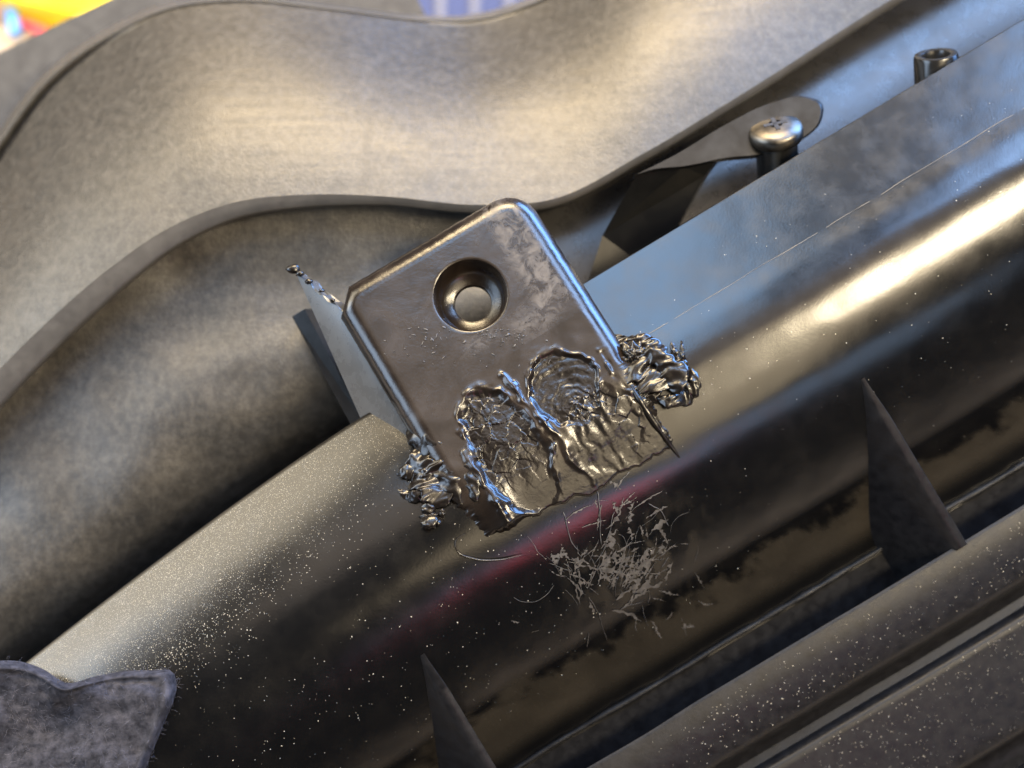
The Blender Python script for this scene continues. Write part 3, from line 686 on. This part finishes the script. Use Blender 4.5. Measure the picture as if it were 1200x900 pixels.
# screw tongue
out = polyline([(742, 206), (790, 182), (850, 146), (905, 120), (945, 113), (964, 122), (962, 143), (935, 166), (900, 180), (850, 186), (800, 196), (762, 200), (742, 206)], 70)[:-1]
zt_ = np.interp(out[:, 0], [740, 965], [-13.5, -14.5]) - 0.012*(160-out[:, 1])
mb = MB(); top_ = P(out[:, 0], out[:, 1], zt_); cen = top_.mean(0)
ins = cen+(top_-cen)*0.965; ins[:, 2] += 0.35
nk = len(out); bot = top_.copy(); bot[:, 2] -= 2.2
mb.add(np.concatenate([ins, top_, bot]), [tuple(range(nk))]+[(i, (i+1) % nk, nk+(i+1) % nk, nk+i) for i in range(nk)]+[(nk+i, nk+(i+1) % nk, 2*nk+(i+1) % nk, 2*nk+i) for i in range(nk)])
tong = mb.build('screw_tongue', M['tongue'], pan, sharp=50)
mb = MB(); gq = np.array([P(746, 204, -14.5), P(800, 196, -14.6), P(838, 190, -14.8), P(826, 206, -16), P(800, 250, -18.5), P(764, 318, -19), P(676, 372, -19), P(706, 276, -18.5)])
gb = gq+np.array([0.8, 0.5, -2.0]); mb.prism(gq, gb); mb.build('tongue_shade', M['gloss'], pan, smooth=False, attr=np.zeros(16))  # dark plate standing in for the tongue's shadow on the channel
ax = np.array([-0.16, 0.74, 0.62])
mb = MB(); c = P(909, 153, -13.6)
mb.lathe(c, ax, [(2.5, -1.0), (3.3, -1.1), (3.45, -0.8), (3.45, 0.0), (3.3, 0.42), (2.9, 0.72), (1.9, 0.95), (0.9, 1.02), (0.85, 0.4), (0.0001, 0.4)], 44, cap=False)
scr = mb.build('screw', M['steel'], pan, sharp=45)
m2 = MB(); m2.lathe(c, ax, [(2.7, -9.0), (2.7, -1.05)], 32); m2.build('screw_post', M['tongue'], pan, sharp=45)
m2 = MB(); axn = ax/np.linalg.norm(ax)
su = np.cross(axn, [0, 0, 1]); su /= np.linalg.norm(su); sw = np.cross(axn, su)
for uu, ww in ((su, sw), (sw, su)):
    q = np.array([c+axn*1.06+uu*x+ww*y for x, y in ((-1.5, -.28), (1.5, -.28), (1.5, .28), (-1.5, .28))]); m2.prism(q, q-axn*0.5)
m2.build('drive_recess', M['dark'], scr, smooth=False)
mb = MB(); c = P(1097, 74, -13.0)
mb.lathe(c, ax+np.array([0, 0.15, -0.15]), [(2.75, -9), (2.75, 0.8), (2.6, 1.15), (2.2, 1.25), (1.75, 1.1), (1.6, 0.6), (1.6, -3), (0.001, -3)], 44, cap=False)
boss = mb.build('screw_boss', M['tongue'], pan, sharp=50)
mb = MB(); q = polyline([(1108, 70), (1122, 66), (1136, 68), (1128, 75), (1112, 80), (1108, 70)], 24)[:-1]
t_ = P(q[:, 0], q[:, 1], np.full(len(q), -14.8)); mb.prism(t_, t_-np.array([0, 0, 1.2])); mb.build('clip_ear', M['channel'], boss, smooth=False)
# flat wall of the panel further back
q = np.array([P(-150, 140, -62), P(0, 61, -62), P(70, 27, -62), P(132, -3, -62), P(420, -140, -62), P(520, 60, -62), P(300, 260, -62), P(-150, 560, -62)])
mb = MB(); mb.prism(q, q+np.array([0, 0, -2.5])); mb.build('rear_wall', M['lip'], pan, smooth=False)

# ------------------------------------------------------------------ felt rag
rag_o = polyline([(-60, 770), (-10, 776), (22, 778), (45, 786), (75, 803), (105, 796), (140, 788), (180, 787), (199, 788), (205, 797), (203, 815), (190, 850), (172, 893), (150, 945), (60, 990), (-60, 990), (-60, 770)], 121)[:-1]
cen2 = np.array([60, 880.0]); rows = []; RN = 60
ra_ = toab(rag_o[:, 0], rag_o[:, 1])
for i, s in enumerate(np.linspace(1.0, 0.01, RN)):
    q = cen2+(rag_o-cen2)*s
    a, b = toab(q[:, 0], q[:, 1]); zt2 = np.where(b-bshift(a) > -57, ztube(a, b-bshift(a)), -9.5-0.006*a)
    z = np.maximum(zt2, ztube(-640.0, 40.0)-1.0) + 1.6 + 1.5*fbm(q[:, 0]/70, q[:, 1]/45, 5, 3) + 1.3*np.exp(-((q[:, 1]-800-0.1*q[:, 0])/22)**2)*(q[:, 0] > 60) - 0.9*sstep(s, 0.97, 1.0) + 0.5*np.exp(-((s-0.93)/0.03)**2)
    z = z + 0.12*fbm(q[:, 0]/5, q[:, 1]/5, 9, 3)
    rows.append(P(q[:, 0], q[:, 1], z))
KR = len(rag_o); topv = np.stack(rows, 0)
botv = topv[0]-np.array([0, 0, 1.3])
vr = np.concatenate([topv.reshape(-1, 3), botv]); fr_ = [(i*KR+j, i*KR+(j+1) % KR, (i+1)*KR+(j+1) % KR, (i+1)*KR+j) for i in range(RN-1) for j in range(KR)]
fr_ += [(RN*KR+j, RN*KR+(j+1) % KR, (j+1) % KR, j) for j in range(KR)] + [tuple(range((RN-1)*KR, RN*KR))]
rag = thing('felt_rag', 'dark grey fuzzy felt rag lying over the end of the glossy housing', 'rag', rows[-1][0])
cloth = obj('cloth', vr, fr_, M['felt'], rag)
mb = MB(); rr = random.Random(9)
flat = topv.reshape(-1, 3)
for i in range(1100):
    if i < 450: j = rr.randrange(KR); p = topv[0, j]+np.array([0, 0, -0.3])
    else: p = flat[rr.randrange(len(flat)-KR*12)]
    aa = rr.uniform(0, 6.28); L = rr.uniform(0.3, 1.1); d_ = np.array([math.cos(aa), math.sin(aa), rr.uniform(0.05, 0.55)])*L; k_ = np.array([rr.uniform(-.3, .3), rr.uniform(-.3, .3), rr.uniform(-.2, .1)])
    mb.tube(np.array([p, p+d_*0.5+k_*0.6, p+d_]), np.array([0.022, 0.018, 0.008]), 3)
tag(mb.build('fuzz', M['fuzz'], cloth), kind='stuff')

# ------------------------------------------------------------------ things on the bench behind
matb = thing('striped_mat', 'slate blue ribbed mat with pale stripes lying on the bench', 'mat', bench(500, 0))
def slab(m, quad, h0, h1):
    lo = np.array([bench(x, y) for x, y in quad])+UPC*h0; hi = lo+UPC*(h1-h0); m.prism(hi, lo)
mb = MB(); slab(mb, [(250, -60), (760, -60), (760, 80), (250, 80)], 0.0, 2.0); mb.build('base', M['blue'], matb, smooth=False)
for x in range(277, 740, 40):
    mb = MB(); slab(mb, [(x-4.5, -58), (x+4.5, -58), (x+5, 78), (x-5, 78)], 2.0, 2.7); mb.build('stripe', M['pale'], matb, smooth=False)
tray = thing('yellow_tray', 'bright yellow plastic tray on the bench behind the panel', 'tray', bench(60, 15))
p0 = bench(-10, 18); p1 = bench(180, 62); ex = (p1-p0)/np.linalg.norm(p1-p0); ey = np.cross(UPC, ex); ey = ey if ey[1] > 0 else -ey
Lx, Ly, Hh = 46.0, 26.0, 6.5
def bar(m, x0, x1, y0, y1, h0, h1):
    q = np.array([p0+ex*x+ey*y+UPC*h0 for x, y in ((x0, y0), (x1, y0), (x1, y1), (x0, y1))]); m.prism(q+UPC*(h1-h0), q)
for (nm, r) in (('wall', (0, Lx, 0, 1.4, 0, Hh)), ('wall', (0, Lx, Ly-1.4, Ly, 0, Hh)), ('wall', (0, 1.4, 1.4, Ly-1.4, 0, Hh)), ('wall', (Lx-1.4, Lx, 1.4, Ly-1.4, 0, Hh)), ('floor', (1.4, Lx-1.4, 1.4, Ly-1.4, 0.1, 1.0))):
    mb = MB(); bar(mb, *r); mb.build(nm, M['yellow'], tray, smooth=False)
for r in ((-1.2, Lx+1.2, -1.2, 2.2, Hh, Hh+1.2),):
    mb = MB(); bar(mb, *r); mb.build('rim', M['yellow'], tray, smooth=False)
tube = thing('blue_tube', 'small bright blue tube with a dark cap in front of the yellow tray', 'tube', bench(20, 46))
q0 = bench(20, 46)+UPC*1.4; q1 = bench(15, 14)+UPC*3.2
mb = MB(); dq = q1-q0; L = np.linalg.norm(dq); mb.lathe(q0, dq, [(0.01, 0), (1.0, 0), (1.35, 0.6), (1.35, L*0.9), (0.8, L)], 24); mb.build('barrel', M['bluecap'], tube, sharp=40)
mb = MB(); mb.lathe(q1-dq/L*0.4, dq, [(0.5, 0), (1.5, 0), (1.55, 2.6), (1.2, 3.2), (0.01, 3.3)], 24); mb.build('cap', M['navy'], tube, sharp=40)
mb = MB(); q0 = bench(26, 30)+UPC*1.2; q1 = bench(60, 46)+UPC*1.2; dq = q1-q0; L = np.linalg.norm(dq)
mb.lathe(q0, dq, [(0.01, 0), (0.9, 0.1), (1.2, 0.8), (1.2, L), (0.01, L+0.2)], 20); tag(mb.build('red_stick', M['red'], sharp=40), 'short red plastic stick lying beside the blue tube', 'stick')
mb = MB(); c = bench(-6, 16); mb.lathe(c, UPC, [(0.01, 0), (2.6, 0), (3.2, 1.2), (3.2, 5.0), (2.6, 6.2), (1.2, 6.9), (0.01, 7.0)], 28); tag(mb.build('pink_knob', M['pink'], sharp=60), 'pale pink rounded knob at the end of the yellow tray', 'knob')
mb = MB(); c = bench(80, -12); mb.lathe(c, UPC, [(0.01, 0), (3.4, 0), (3.6, 2), (3.0, 5), (1.6, 6.5), (0.01, 7)], 24); tag(mb.build('olive_pouch', M['olive']), 'small olive pouch behind the yellow tray', 'pouch')
for o in bpy.data.objects:
    if '_o' in o: del o['_o']
